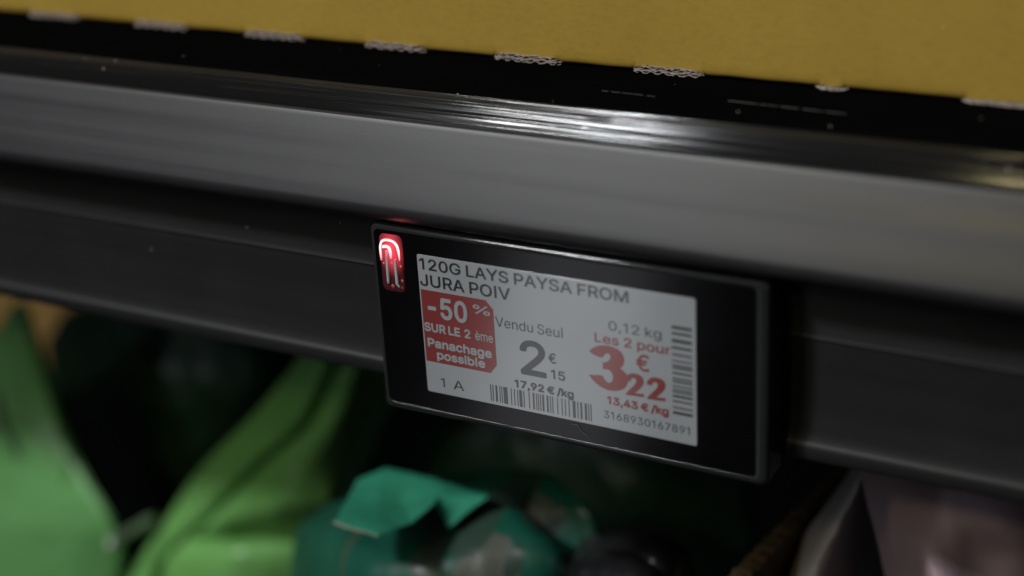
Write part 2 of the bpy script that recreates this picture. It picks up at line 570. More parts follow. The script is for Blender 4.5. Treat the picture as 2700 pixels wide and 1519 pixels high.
GLYPHS = json.loads('''{"%":[676,[[488,-10,530,-7,566,11,588,40,600,72,600,144,588,178,554,212,524,224,512,224,482,224,460,218,440,206,420,186,411,172,399,124,402,72,411,42,420,28,446,5,464,-4],
[134,-1,192,0,519,480,528,490,538,509,480,508,144,16,135,6],
[490,35,476,41,462,54,456,70,453,78,453,136,462,160,478,176,512,179,524,176,543,154,549,136,549,78,540,54,526,41,512,35],
[152,284,200,284,230,296,261,328,270,348,273,372,276,376,276,424,264,466,255,480,236,500,214,512,196,515,182,515,178,518,148,515,116,500,96,480,81,454,75,432,75,370,84,336,93,322,110,305,122,296],
[172,326,152,332,138,346,129,364,126,418,135,450,152,467,176,473,200,467,216,450,222,432,222,370,213,346,200,332]]],",":[188,[[40,-119,82,-119,86,-114,98,-64,116,-10,119,12,131,44,136,70,68,68,56,-12,53,-16,50,-52,47,-54,47,-70,44,-72,44,-90,38,-112]]],"-":[453,[[116,188,334,188,334,245,116,245]]],"/":[249,[[16,-76,70,-76,74,-68,74,-60,89,-14,95,18,110,64,116,96,131,142,137,174,152,220,158,252,164,264,167,286,173,298,179,330,185,342,188,364,194,376,200,408,206,420,234,533,180,533,176,528,149,420,143,408,137,376,122,330,116,298,101,252,95,220,80,174,74,142,59,96,53,64,38,18,32,-14,17,-60]]],"0":[453,[[214,-7,262,-4,274,2,292,5,322,23,351,52,366,72,390,130,399,166,402,214,405,216,405,292,402,294,399,342,384,396,366,436,354,454,322,485,296,503,278,506,266,512,238,515,206,515,160,503,130,485,102,456,87,436,63,378,54,342,51,294,48,292,48,216,51,214,54,166,69,112,87,72,102,52,140,17,160,5,170,5,190,-4,212,-4],
[212,50,182,59,170,68,147,90,132,118,114,174,108,262,111,264,114,334,126,376,147,418,172,443,188,452,224,461,238,458,250,458,280,443,306,418,321,394,339,334,345,246,342,244,339,174,324,124,306,90,272,59,242,50]]],"1":[375,[[184,0,245,2,245,508,168,510,89,452,56,428,58,360,172,444,182,446]]],"2":[453,[[66,0,388,2,386,57,154,58,190,100,295,208,340,262,364,298,379,340,379,362,382,364,379,400,373,422,355,454,324,486,306,498,284,507,262,512,240,513,236,516,192,513,158,504,134,492,94,454,73,416,67,392,67,364,126,363,127,382,136,410,145,424,162,441,182,453,204,459,258,456,288,441,307,422,319,394,319,350,310,322,274,272,64,46]]],"3":[453,[[196,-7,262,-4,310,11,334,26,365,58,383,88,392,124,392,174,386,192,365,232,334,263,312,272,306,278,280,287,224,292,371,460,371,508,72,509,72,452,166,452,286,452,287,448,158,300,158,250,240,245,282,230,311,204,320,190,329,162,329,124,314,90,292,68,274,59,240,50,198,50,196,53,180,53,150,65,119,96,108,131,44,130,47,106,56,78,71,54,90,35,106,23,136,8]]],"4":[453,[[284,0,343,2,344,105,412,106,410,162,343,164,342,318,283,316,282,162,109,164,115,178,232,374,310,506,308,510,248,510,244,506,172,380,148,344,142,328,109,278,103,262,79,226,73,212,40,160,40,106,282,105]]],"5":[453,[[200,-7,236,-7,238,-4,256,-4,290,5,326,26,357,58,384,108,384,120,390,138,390,196,381,228,360,268,332,299,292,323,260,332,224,335,220,332,200,332,178,326,135,304,150,450,364,452,366,508,140,509,96,508,93,472,90,468,90,444,87,442,87,418,84,414,84,390,81,388,81,364,78,360,78,340,75,336,75,312,72,310,72,286,69,282,69,258,66,256,74,251,94,251,98,248,122,248,128,245,152,263,188,275,220,278,224,275,254,272,284,257,306,234,318,214,327,184,327,142,321,118,312,100,284,68,268,59,242,50,202,50,200,53,188,53,164,65,132,96,123,118,122,131,60,130,63,102,78,66,116,26,152,5]]],"6":[453,[[212,-7,240,-7,242,-4,260,-4,284,2,312,14,332,29,367,70,388,126,388,186,376,228,358,258,332,284,294,305,254,314,218,314,186,302,181,304,294,467,320,509,250,508,103,288,82,246,64,186,67,120,82,76,94,58,138,17,168,2,192,-4,210,-4],
[222,47,218,50,204,50,174,62,148,84,127,130,124,166,127,168,127,186,139,216,168,248,200,263,230,266,264,260,276,254,307,226,322,198,328,148,325,144,325,126,316,102,288,68,260,53]]],"7":[453,[[100,0,167,2,350,370,356,376,392,448,390,510,130,510,64,510,64,453,322,453,323,446,299,398,293,392,128,58,122,52,98,4]]],"8":[453,[[204,-7,270,-4,312,8,330,17,348,29,382,66,391,82,400,114,397,172,379,210,338,251,320,260,301,264,302,269,324,275,342,287,361,310,373,330,382,370,382,390,373,430,352,462,330,485,282,509,248,515,198,515,194,512,182,512,156,503,122,485,88,448,76,420,73,394,70,390,70,370,73,366,76,340,91,310,110,287,128,275,150,269,151,264,132,260,102,242,82,222,64,196,52,156,52,118,61,84,79,54,114,23,140,8,168,-1,200,-4],
[198,50,162,62,133,84,121,106,115,126,118,162,136,198,164,221,194,233,216,233,218,236,252,233,288,221,316,198,331,172,337,150,334,114,319,84,284,59,254,50],
[206,290,168,305,148,324,133,358,133,394,148,426,164,443,200,458,216,458,218,461,242,458,264,455,288,443,304,426,319,394,319,358,310,334,284,305,260,293,248,293,246,290]]],"9":[453,[[132,0,202,2,349,220,376,274,388,320,388,380,379,412,355,454,324,486,284,507,260,513,242,513,240,516,212,516,210,513,192,513,166,506,128,486,97,454,73,412,64,374,64,332,67,328,67,310,73,290,88,260,120,225,164,201,194,198,198,195,236,195,258,201,277,212,142,20],
[212,243,176,255,145,284,130,314,124,356,127,358,130,388,142,416,174,447,204,459,240,459,260,456,278,447,304,424,325,382,328,340,325,338,322,310,304,278,290,264,254,246]]],"A":[480,[[18,0,84,0,88,4,134,141,344,141,394,2,462,0,454,28,439,62,433,86,418,118,412,142,406,152,400,176,394,184,364,272,277,508,204,510,193,490,187,466,181,458,175,434,169,424,163,400,157,392,151,368,145,358,139,334,133,326,127,302,121,292,115,268,109,260,103,236,97,226,91,202,85,194,79,170,73,160,67,136,61,128,55,104,25,28],
[156,198,214,370,214,380,235,440,235,448,241,452,259,388,289,292,295,284,304,250,325,200]]],"E":[419,[[62,0,375,2,374,57,126,58,128,228,352,228,354,284,130,285,126,286,128,453,372,454,370,510,60,508]]],"F":[410,[[62,0,126,2,128,222,345,224,344,279,126,280,126,452,208,453,368,453,368,510,60,508]]],"G":[520,[[254,-7,312,-4,348,5,380,20,408,38,433,64,448,84,463,114,475,156,475,178,478,180,478,256,284,257,284,200,415,198,412,162,397,124,385,106,360,80,342,68,306,56,290,56,288,53,234,56,210,62,186,74,142,114,124,144,121,160,112,178,112,190,106,208,106,232,103,234,106,300,118,348,139,390,172,424,186,434,218,449,242,455,294,455,332,443,356,428,388,394,408,350,470,350,472,360,463,390,451,414,414,461,396,476,360,497,336,506,312,512,296,512,294,515,218,512,180,500,150,485,103,444,70,396,52,352,46,312,43,310,43,280,40,276,43,198,46,196,52,156,64,132,67,118,91,78,109,58,146,26,188,5,224,-4,252,-4]]],"J":[396,[[172,-7,220,-4,268,14,290,29,315,58,333,100,333,126,336,130,336,508,273,508,273,310,273,142,270,138,270,118,252,78,232,62,196,50,172,50,136,62,120,76,105,100,99,118,99,172,33,172,33,132,36,130,39,94,51,64,69,40,92,20,112,8,136,-1,170,-4]]],"L":[393,[[62,0,360,2,358,57,126,58,126,278,126,508,60,508]]],"M":[628,[[62,0,123,2,122,429,168,292,285,2,340,0,345,4,360,50,384,104,387,118,411,172,414,188,438,242,441,256,459,296,506,432,504,2,567,2,567,80,566,510,478,510,474,506,453,446,441,422,438,406,426,382,423,368,390,290,387,274,375,250,372,236,360,212,357,196,351,188,324,106,324,98,314,75,279,184,273,194,270,208,258,232,255,248,237,286,234,302,216,340,213,356,195,394,192,410,174,448,153,508,62,510]]],"O":[533,[[252,-7,308,-4,344,5,386,26,414,47,445,82,466,118,484,168,484,180,490,198,490,226,493,228,493,276,490,280,490,310,487,312,484,340,466,390,445,426,410,464,384,485,336,506,282,515,242,515,240,512,222,512,198,503,188,503,162,488,150,485,91,430,73,400,52,352,52,340,43,306,43,274,40,270,43,202,46,198,52,156,64,126,91,78,132,38,152,23,188,5,224,-4,248,-4],
[246,53,210,62,186,74,148,108,127,138,109,190,106,232,103,234,103,274,106,276,109,318,124,364,142,394,164,419,186,434,218,449,242,455,288,455,326,446,348,434,368,419,394,390,412,358,427,306,430,226,427,222,427,202,421,178,409,144,394,118,360,83,348,74,314,59,290,56,288,53]]],"P":[445,[[62,0,126,2,128,186,262,186,266,189,284,189,308,195,322,204,328,204,356,222,375,242,387,260,408,316,408,376,399,410,387,436,362,465,334,486,310,498,272,507,242,507,238,510,60,508],
[128,243,128,453,242,453,244,450,266,450,296,441,315,424,336,398,342,376,345,340,342,338,342,320,336,298,324,278,310,264,284,249,260,243]]],"R":[449,[[62,0,126,2,128,198,244,198,252,190,351,2,424,0,426,4,417,22,411,28,399,56,393,62,381,88,375,94,363,122,315,206,320,213,338,219,368,243,393,274,393,280,402,296,405,320,408,322,408,382,399,416,387,440,356,474,328,492,274,507,244,507,242,510,62,510],
[128,255,128,453,244,453,248,450,266,450,298,441,316,426,336,404,342,386,345,332,336,302,310,273,292,264,260,255]]],"S":[447,[[198,-9,250,-9,252,-6,286,-3,322,9,348,24,374,46,389,68,407,112,407,166,398,194,386,212,358,240,306,267,258,279,246,285,226,288,214,294,204,294,172,306,144,321,119,350,116,358,116,392,128,418,148,438,162,447,210,459,258,456,292,444,323,418,332,404,335,382,340,378,401,380,398,406,389,430,368,460,342,483,318,498,286,510,228,516,204,516,202,513,168,510,136,498,114,486,74,448,62,428,53,400,56,338,68,310,94,282,114,267,144,252,168,246,186,237,228,228,294,207,318,192,341,166,347,136,344,134,344,118,332,94,312,75,288,60,258,51,238,51,234,48,178,54,154,63,136,75,116,98,102,138,38,136,41,110,50,82,62,62,84,36,108,18,132,6,160,-3,196,-6]]],"U":[517,[[232,-8,308,-5,362,13,386,28,423,66,447,108,456,146,456,506,393,506,393,162,390,158,390,146,378,114,350,79,332,67,284,52,232,52,194,64,170,79,150,98,138,116,126,150,126,170,123,174,123,506,60,506,60,158,63,156,63,134,69,110,90,72,128,31,178,4,212,-5,230,-5]]],"V":[480,[[204,0,280,2,286,26,292,34,298,58,304,68,310,92,316,100,322,124,328,134,334,158,364,232,373,266,379,274,385,298,391,308,397,332,403,340,409,364,415,374,421,398,427,406,433,430,463,506,462,510,394,508,310,260,304,250,289,200,283,190,250,82,244,58,238,62,199,190,193,200,184,232,178,242,169,274,163,284,154,316,148,326,85,508,16,508]]],"Y":[472,[[204,0,268,2,268,208,454,506,452,510,384,510,376,502,259,310,246,282,238,262,235,262,232,274,205,326,90,510,16,508,202,212]]],"a":[389,[[146,-9,176,-9,214,0,242,15,264,38,272,51,276,50,278,0,336,2,336,278,333,280,330,304,312,338,296,354,266,372,218,384,172,384,122,372,88,354,52,315,42,296,46,288,56,288,88,276,100,276,105,286,134,315,152,324,172,330,218,330,248,318,267,298,273,284,276,250,273,242,266,234,230,225,208,225,206,222,184,222,182,219,130,213,92,201,62,183,42,160,36,148,33,124,30,122,30,92,39,58,48,44,80,12,112,-3,142,-6],
[154,45,130,51,102,70,93,88,93,122,96,130,116,150,140,162,228,176,256,180,276,188,276,128,261,88,244,69,220,54,184,45]]],"b":[424,[[208,-8,250,-8,286,1,318,19,356,56,365,78,371,84,389,150,389,228,386,230,383,258,371,294,347,330,322,355,292,373,262,382,238,382,234,385,196,382,156,364,131,338,122,324,114,319,113,378,113,506,53,506,53,2,112,1,113,56,118,58,131,38,156,13,184,-2],
[216,46,214,49,196,49,172,58,134,96,116,144,116,158,113,162,113,218,122,258,137,288,166,316,184,325,226,331,228,328,246,328,274,316,308,282,323,242,329,176,326,174,323,134,302,90,274,61,246,49]]],"c":[396,[[192,-8,248,-5,290,10,308,22,340,54,352,72,364,102,306,118,289,84,270,64,254,55,222,46,198,46,162,55,146,64,124,86,106,120,100,144,100,158,97,162,97,212,100,216,100,230,106,254,127,294,144,310,182,328,200,328,204,331,234,328,264,316,277,306,292,288,306,262,361,278,358,290,340,324,312,352,294,364,258,379,246,379,228,385,170,382,146,376,116,361,102,349,67,312,43,260,43,248,37,230,37,206,34,204,34,170,37,168,37,144,40,140,43,116,61,74,70,60,116,16,146,1,170,-5,188,-5]]],"d":[424,[[174,-8,218,-8,248,1,272,16,292,36,306,58,313,56,314,1,373,2,373,506,310,506,310,422,308,319,304,320,292,342,276,358,248,376,228,382,210,382,206,385,162,382,140,376,110,361,92,346,64,312,43,264,40,240,37,236,37,218,34,216,34,162,37,158,40,126,52,90,70,56,98,25,140,1],
[200,46,198,49,168,52,156,58,118,96,100,144,97,216,100,218,100,234,106,258,124,290,146,313,168,325,210,331,248,322,264,313,283,294,301,264,301,254,307,242,313,182,310,180,307,138,298,110,283,84,264,64,248,55,230,49]]],"e":[404,[[194,-8,258,-5,302,13,320,25,343,48,352,60,364,90,320,103,306,103,295,84,276,64,254,52,230,46,180,49,150,61,121,86,100,132,97,168,368,169,370,222,364,264,346,308,312,349,290,364,264,376,254,376,242,382,216,382,212,385,168,382,116,361,70,318,52,284,34,212,37,144,46,108,70,60,96,31,140,4,174,-5,192,-5],
[98,220,97,236,100,248,115,282,140,310,168,325,198,328,200,331,230,328,260,316,276,301,286,290,301,264,307,240,306,220]]],"g":[425,[[188,-151,228,-151,230,-148,266,-145,294,-136,324,-118,349,-92,364,-66,370,-44,370,-18,373,-14,373,378,314,380,312,320,301,328,292,342,272,362,246,377,224,383,164,383,152,377,144,377,104,356,76,328,52,288,40,256,40,246,37,240,37,220,34,216,34,166,37,162,37,144,40,142,43,118,61,78,96,38,114,26,156,8,218,5,242,11,266,23,289,42,304,66,310,66,310,-26,307,-38,298,-60,282,-76,266,-85,228,-97,168,-94,128,-73,102,-43,90,-46,52,-68,58,-84,70,-98,98,-124,138,-142,162,-148,186,-148],
[188,59,164,65,146,74,118,102,100,148,97,220,100,222,100,238,118,282,146,314,182,329,222,329,258,317,292,282,301,264,310,232,310,208,313,204,310,154,301,120,286,96,264,74,236,62]]],"h":[410,[[54,0,113,2,113,236,116,238,119,268,125,284,148,309,174,324,198,327,202,330,234,327,256,318,287,286,296,248,296,2,354,0,356,250,356,272,353,274,350,302,329,340,300,366,264,381,252,384,208,384,174,375,142,354,131,344,114,315,113,508,54,510]]],"i":[167,[[54,0,113,2,112,378,53,376],
[70,444,106,447,125,470,125,496,122,502,106,519,94,522,82,525,64,519,47,506,41,490,44,466]]],"k":[381,[[54,0,113,2,113,140,154,177,294,0,371,2,203,214,227,244,336,354,358,378,282,378,120,213,114,213,113,508,53,508]]],"m":[610,[[54,0,113,2,113,244,116,248,116,266,125,290,148,315,184,330,214,330,240,321,260,304,272,284,272,266,275,262,276,0,335,2,335,262,350,298,370,318,388,327,438,330,456,324,476,310,491,286,494,260,497,256,497,74,497,2,557,2,557,274,554,278,551,308,542,322,542,328,508,366,492,375,466,384,448,384,444,387,406,384,378,375,354,360,329,334,318,312,305,340,274,372,244,384,214,387,174,378,154,366,125,338,114,315,113,376,54,378]]],"n":[410,[[54,0,113,2,113,236,116,238,116,256,125,284,134,296,148,309,174,324,198,327,202,330,234,327,264,312,287,286,296,248,296,2,356,2,356,118,356,272,353,274,353,290,341,322,329,340,310,360,282,375,252,384,192,381,168,372,142,354,131,344,114,315,113,376,54,378]]],"o":[415,[[192,-8,222,-8,224,-5,258,-2,276,4,312,25,343,56,361,86,376,132,379,176,382,180,379,230,373,246,373,258,355,300,337,326,300,361,276,373,246,382,222,382,200,385,198,382,170,382,146,376,116,361,102,349,73,320,52,284,49,270,43,260,43,248,37,230,37,206,34,204,34,170,37,168,40,128,52,92,70,60,116,16,146,1,170,-5,188,-5],
[198,46,162,55,146,64,118,96,106,120,100,144,97,212,100,216,100,230,106,254,127,294,144,310,182,328,200,328,204,331,216,328,234,328,258,319,298,278,316,230,319,162,304,108,289,84,272,67,246,52,222,49,218,46]]],"p":[424,[[54,-143,113,-142,114,58,125,50,131,38,156,13,184,-2,208,-8,250,-8,286,1,318,19,356,56,365,78,371,84,389,150,389,228,371,294,342,334,322,355,292,373,262,382,220,385,216,382,196,382,166,370,114,319,112,379,53,378],
[216,46,214,49,196,49,172,58,134,96,116,144,116,158,113,162,113,218,122,258,137,288,166,316,184,325,226,331,228,328,246,328,274,316,308,282,323,242,329,176,326,174,323,134,302,90,274,61,246,49]]],"r":[259,[[54,0,113,2,113,244,116,248,116,262,125,284,144,306,172,321,202,324,204,327,242,322,242,382,190,384,154,369,122,338,114,321,112,378,53,376]]],"s":[365,[[154,-8,212,-8,214,-5,238,-2,274,13,306,38,321,60,330,84,330,126,327,138,321,152,296,181,284,190,248,205,148,229,130,238,111,260,108,278,111,282,111,294,117,302,134,319,160,331,190,334,230,325,258,300,268,277,324,290,312,320,284,355,254,373,224,382,202,382,196,385,152,382,128,376,94,361,63,330,48,296,48,254,51,242,63,218,86,196,106,184,148,169,230,151,248,142,264,122,267,92,261,78,244,61,206,46,160,46,122,61,102,84,94,106,44,97,36,92,48,56,74,25,100,7]]],"u":[410,[[166,-5,202,-5,240,7,278,36,293,56,298,70,299,2,356,2,356,378,298,379,296,132,290,110,275,86,250,61,208,49,174,52,154,61,134,78,122,96,116,114,116,134,113,138,113,378,54,379,53,108,59,84,77,44,106,16,136,1,162,-2]]],"è":[404,[[194,-8,258,-5,302,13,320,25,343,48,352,60,364,90,320,103,306,103,295,84,276,64,254,52,230,46,180,49,150,61,121,86,100,132,97,168,368,169,370,222,364,264,346,308,312,349,290,364,264,376,254,376,242,382,216,382,212,385,168,382,116,361,70,318,52,284,34,212,37,144,46,108,70,60,96,31,140,4,174,-5,192,-5],
[98,220,97,236,100,248,115,282,140,310,168,325,198,328,200,331,230,328,260,316,276,301,286,290,301,264,307,240,306,220],
[180,430,229,432,187,516,184,528,164,529,115,528]]],"€":[464,[[276,-7,326,-4,384,14,421,42,409,72,396,95,356,68,308,53,254,56,216,74,175,114,160,144,151,178,296,179,322,228,144,230,142,276,338,278,364,328,152,329,151,340,157,358,175,394,190,412,212,434,234,446,266,455,312,455,356,440,398,410,424,462,386,491,332,512,266,515,216,503,180,485,136,444,124,430,103,390,88,348,85,330,36,329,31,324,22,292,16,282,18,278,79,276,79,232,36,230,16,180,84,179,88,172,88,160,94,142,109,106,115,100,124,78,162,38,186,20,216,5,224,5,248,-4,272,-4]]],"I":[220,[[78,0,142,0,142,509,78,509]]],"l":[190,[[64,0,126,0,126,530,64,530]]]}''')


def text(name, s, x0, x1, base, height, mat, parent, y, bold=0.0, gap=0):
    """flat lettering on the screen: glyph outlines fitted between x0 and x1, cap height in mm"""
    pen, polys = 0, []
    for ch in s:
        if ch == ' ':
            pen += 150 + gap
            continue
        adv, sp = GLYPHS[ch]
        for p in sp:
            polys.append([(pen + p[i], p[i + 1]) for i in range(0, len(p), 2)])
        pen += adv + gap
    lo = min(x for p in polys for x, _ in p)
    hi = max(x for p in polys for x, _ in p)
    sx = (x1 - x0 - 2 * bold) / (hi - lo)
    sz = (height - 2 * bold) / 509.0
    cu = bpy.data.curves.new(name, 'CURVE')
    cu.dimensions = '2D'
    cu.fill_mode = 'BOTH'
    for p in polys:
        sl = cu.splines.new('POLY')
        sl.points.add(len(p) - 1)
        for q, (x, z) in zip(sl.points, p):
            q.co = ((x - lo) * 0.1, z * 0.1, 0, 1)
        sl.use_cyclic_u = True
    tmp = bpy.data.objects.new('tmp_curve', cu)
    COL.objects.link(tmp)
    bpy.context.view_layer.update()
    flat = bpy.data.meshes.new_from_object(tmp.evaluated_get(bpy.context.evaluated_depsgraph_get()))
    bpy.data.objects.remove(tmp)
    bpy.data.curves.remove(cu)
    # heavier strokes: the same outlines laid over each other, shifted by the extra stroke width
    shifts = [(0, 0)] if not bold else [(0, 0)] + [(bold * math.cos(a * math.pi / 4), bold * math.sin(a * math.pi / 4)) for a in range(8)]
    vs, fs = [], []
    for k, (dx, dz) in enumerate(shifts):
        o0 = len(vs)
        vs += [((x0 + bold + dx + v.co.x * 10 * sx) * MM, (y - 0.003 * k) * MM, (base + bold + dz + v.co.y * 10 * sz) * MM) for v in flat.vertices]
        fs += [[o0 + i for i in p.vertices] for p in flat.polygons]
    bpy.data.meshes.remove(flat)
    me = bpy.data.meshes.new(name)
    me.from_pydata(vs, [], fs)
    me.materials.append(mat)
    o = bpy.data.objects.new(name, me)
    COL.objects.link(o)
    o.parent = parent
    return o


def rects(name, rs, y, mat, parent):
    bm = bmesh.new()
    for (xa, xb, za, zb) in rs:
        bm.faces.new([bm.verts.new((x * MM, y * MM, z * MM)) for x, z in ((xa, za), (xb, za), (xb, zb), (xa, zb))])
    return link_mesh(name, bm, mat, parent, smooth=False)


# heavy price figures, outlines in mm on the screen
THREE = [(7.77, 0.76), (8.74, 1.66), (10.01, 2.3), (11.26, 2.59), (12.7, 2.58), (13.92, 2.25), (14.82, 1.63), (15.24, 0.68), (15.23, -0.35), (14.94, -1.13), (14.31, -1.81), (15.02, -2.15), (15.62, -2.66), (15.94, -3.43), (15.94, -4.37), (15.54, -5.39), (14.79, -6.17), (13.85, -6.67), (12.8, -6.92), (11.55, -6.97), (10.31, -6.69), (9.08, -6.02), (8.26, -5.34), (7.57, -4.31), (8.72, -4.3), (9.78, -4.05), (10.51, -4.06), (10.8, -4.63), (11.3, -5.17), (11.92, -5.41), (12.45, -5.05), (12.74, -4.36), (12.71, -3.53), (12.42, -2.86), (11.91, -2.54), (11.29, -2.51), (10.66, -2.63), (10.65, -1.21), (11.24, -1.04), (11.87, -0.67), (12.3, -0.07), (12.33, 0.56), (12.03, 0.91), (11.62, 0.94), (11.19, 0.66), (10.87, 0.18), (10.54, -0.23), (9.51, -0.07), (8.48, 0.26)]
TWO = [(19.81, -4.06), (20.07, -3.25), (20.54, -2.69), (21.29, -2.32), (22.21, -2.27), (23.12, -2.47), (23.62, -2.94), (23.77, -3.66), (23.6, -4.36), (23.07, -5.12), (22.32, -5.93), (21.75, -6.47), (23.69, -6.32), (23.71, -6.98), (19.88, -7.22), (20.08, -6.67), (20.84, -5.75), (21.6, -4.94), (22.07, -4.28), (22.18, -3.69), (21.96, -3.32), (21.54, -3.25), (21.17, -3.47), (20.98, -3.83), (20.97, -4.15)]


def figure(name, pts, dx, mat, parent, y):
    bm = bmesh.new()
    f = bm.faces.new([bm.verts.new(((x + dx) * MM, y * MM, z * MM)) for x, z in pts])
    f.normal_update()
    bmesh.ops.triangulate(bm, faces=[f])
    return link_mesh(name, bm, mat, parent, smooth=False)


# ------------------------------------------------------------------ the setting: what stands far behind the bags
bm = bmesh.new()
bmesh.ops.create_cube(bm, size=1)
bmesh.ops.scale(bm, vec=(1.6, 0.012, 0.62), verts=bm.verts)
bmesh.ops.translate(bm, vec=(-0.15, 0.40, -0.10), verts=bm.verts)
bmesh.ops.bevel(bm, geom=bm.edges[:], offset=0.002, segments=2, affect='EDGES')
o = link_mesh('back_panel', bm, M_BACK)
o['kind'] = 'structure'

# ------------------------------------------------------------------ shelf board
ZT = 45.8
shelf = thing('shelf', 'black shelf board with scratched glossy rounded front edge, under the yellow box', 'shelf')
prof = [(390, 36.5), (390, ZT)] + [(y, ZT) for y in (120, 60, 36, 24, 17.2)] + arc(16, ZT - 8, 8, 90, 112, 8) + [(13.2, 44.6), (17.0, 42.0), (17.0, 36.5)]
link_mesh('deck', extrude_profile(prof, -420, 330, 90, 0.05), M_DECK, shelf, angle=35)
bm = bmesh.new()
NR, rings = 90, []
for i in range(151):                     # brushing scratches: fine ridges that run along the edge
    x = -420 + 5.0 * i
    ring = [(16.9, 41.5), (13.4, 44.2)]
    for k in range(NR + 1):
        a = math.radians(112.5 + 67.5 * k / NR)
        j = 0.085 * noise.noise(Vector((x * 0.006, k * 0.55, 3.0))) + 0.045 * noise.noise(Vector((x * 0.02, k * 1.3, 8.0))) + 0.03 * noise.noise(Vector((x * 0.004, k * 0.05, 1.0)))
        ring.append((16 + (8 + j) * math.cos(a), ZT - 8.05 + (8 + j) * math.sin(a)))
    ring += [(8, 33.0)] + arc(10.5, 29.5, 2.5, 180, 270, 4) + [(16.95, 27)]
    rings.append([bm.verts.new((x * MM, y * MM, z * MM)) for y, z in ring])
for r0, r1 in zip(rings, rings[1:]):
    for j in range(len(r0)):
        bm.faces.new((r0[j], r0[(j + 1) % len(r0)], r1[(j + 1) % len(r0)], r1[j]))
bm.faces.new(list(reversed(rings[0])))
bm.faces.new(rings[-1])
link_mesh('rounded_edge', bm, M_SHELF, shelf, angle=35)

# ------------------------------------------------------------------ price rail clipped on the shelf front
rail = thing('price_rail', 'dark grey plastic price rail along the shelf front, holding the electronic tag', 'price rail')
cover = [(7.2, 40.75), (6.15, 40.72), (5.98, 40.5), (5.6, 39.8), (4.0, 36.6), (2.0, 32.6), (0.0, 28.6), (-1.0, 26.6), (-1.45, 25.6)] \
    + [(-1.75, 24.9), (-1.75, 24.0), (-1.45, 23.1), (-0.9, 22.4), (-0.2, 21.85), (0.5, 21.6), (1.3, 21.55), (1.7, 22.3)] \
    + [(0.9, 24.4), (2.0, 28.0), (4.0, 32.5), (6.2, 37.0), (7.4, 39.6)]
o = link_mesh('front_cover', extrude_profile(cover, -420, 330, 80, 0.12, 3), M_GREY, rail, angle=60)
lip = [(-1.35, 23.6), (-1.62, 23.3)]
chan = [(1.5, 22.9), (7.0, 22.9), (7.9, 22.3), (8.2, 21.0), (8.3, 14.0), (8.3, 8.2), (8.0, 7.5), (8.35, 6.9), (8.5, 0.0), (8.4, -6.0), (8.0, -11.0), (7.6, -13.4), (7.3, -14.0),
        (9.8, -14.6), (10.2, -10), (10.4, 0), (10.3, 12), (10.2, 23), (9.0, 25.0), (1.8, 25.0)]
link_mesh('label_channel', extrude_profile(chan, -420, 330, 80, 0.10, 8), M_RAIL, rail, angle=25)
lipp = [(7.28, -14.02), (6.95, -14.5), (6.85, -15.2), (6.9, -17.0), (7.2, -17.6), (7.8, -17.75), (8.5, -17.5), (9.6, -16.5), (9.9, -14.62)]
link_mesh('lower_lip', extrude_profile(lipp, -420, 330, 80, 0.10, 8), M_RAIL, rail, angle=40)

# ------------------------------------------------------------------ electronic price tag
pt = thing('electronic_price_tag', 'black electronic price tag with red light and white screen, in the rail', 'price tag')
X0, X1, Z0, Z1 = -41.0, 44.2, -21.2, 20.5


def inset(d, r):
    return rrect(X0 + 0.72 * d, X1 - 1.62 * d, Z0 + 1.1 * d, Z1 - 0.7 * d, r, 8)      # the rim is a little wider at the right and the bottom


link_mesh('case', plate([(1.2, inset(0.15, 1.6)), (1.25, inset(0.0, 1.6)), (7.4, inset(0.0, 1.8)), (7.95, inset(0.6, 1.6))]), M_CASE, pt, angle=50)
rim = plate([(1.17, inset(0.0, 1.6)), (0.85, inset(0.05, 1.6)), (0.5, inset(0.22, 1.5)), (0.29, inset(0.55, 1.4)), (0.19, inset(1.0, 1.3)), (0.18, inset(1.43, 1.1)), (0.24, inset(1.47, 1.1)), (1.17, inset(1.48, 1.1))], False, False)
link_mesh('rim', rim, M_RIM, pt, angle=60)
link_mesh('bezel', plate([(1.18, inset(1.5, 1.1)), (0.34, inset(1.5, 1.1)), (0.2, inset(1.6, 1.0))], False, True), M_BEZEL, pt, angle=30)
scr = link_mesh('screen', plate([(0.19, rrect(-30.05, 30.05, -15.35, 15.35, 0.45, 4)), (0.16, rrect(-30.0, 30.0, -15.3, 15.3, 0.45, 4))], False, True), M_WHITE, pt, smooth=False)
YT = 0.125
badge = [(-29.75, 7.75), (-14.7, 7.75), (-13.05, 5.95), (-13.05, -6.3), (-14.6, -8.3), (-29.75, -8.3)]
bd = link_mesh('promotion_badge', plate([(0.145, badge)], False, True), M_RED, pt, smooth=False)
text('product_text', '120G LAYS PAYSA FROM', -29.6, 16.5, 12.2, 2.45, M_INK, scr, YT, 0.06)
text('product_text', 'JURA POIV', -29.7, -9.0, 8.6, 2.6, M_INK, scr, YT, 0.06)
text('badge_text', '-50', -28.4, -19.1, 1.85, 4.7, M_WHITE, bd, YT - .02, 0.20)
text('badge_text', '%', -17.7, -13.8, 4.45, 1.95, M_WHITE, bd, YT - .02, 0.05)
text('badge_text', 'SUR LE', -29.6, -21.1, -1.45, 2.0, M_WHITE, bd, YT - .02, 0.12)
text('badge_text', '2', -20.1, -18.7, -1.4, 1.95, M_WHITE, bd, YT - .02, 0.09)
text('badge_text', 'ème', -17.6, -13.5, -1.4, 2.0, M_WHITE, bd, YT - .02, 0.04)
text('badge_text', 'Panachage', -29.1, -14.0, -4.95, 2.05, M_WHITE, bd, YT - .02, 0.12)
text('badge_text', 'possible', -27.1, -15.7, -7.45, 2.0, M_WHITE, bd, YT - .02, 0.12)
text('shelf_code', '1', -26.7, -25.8, -13.7, 2.0, M_INK, scr, YT, 0.0)
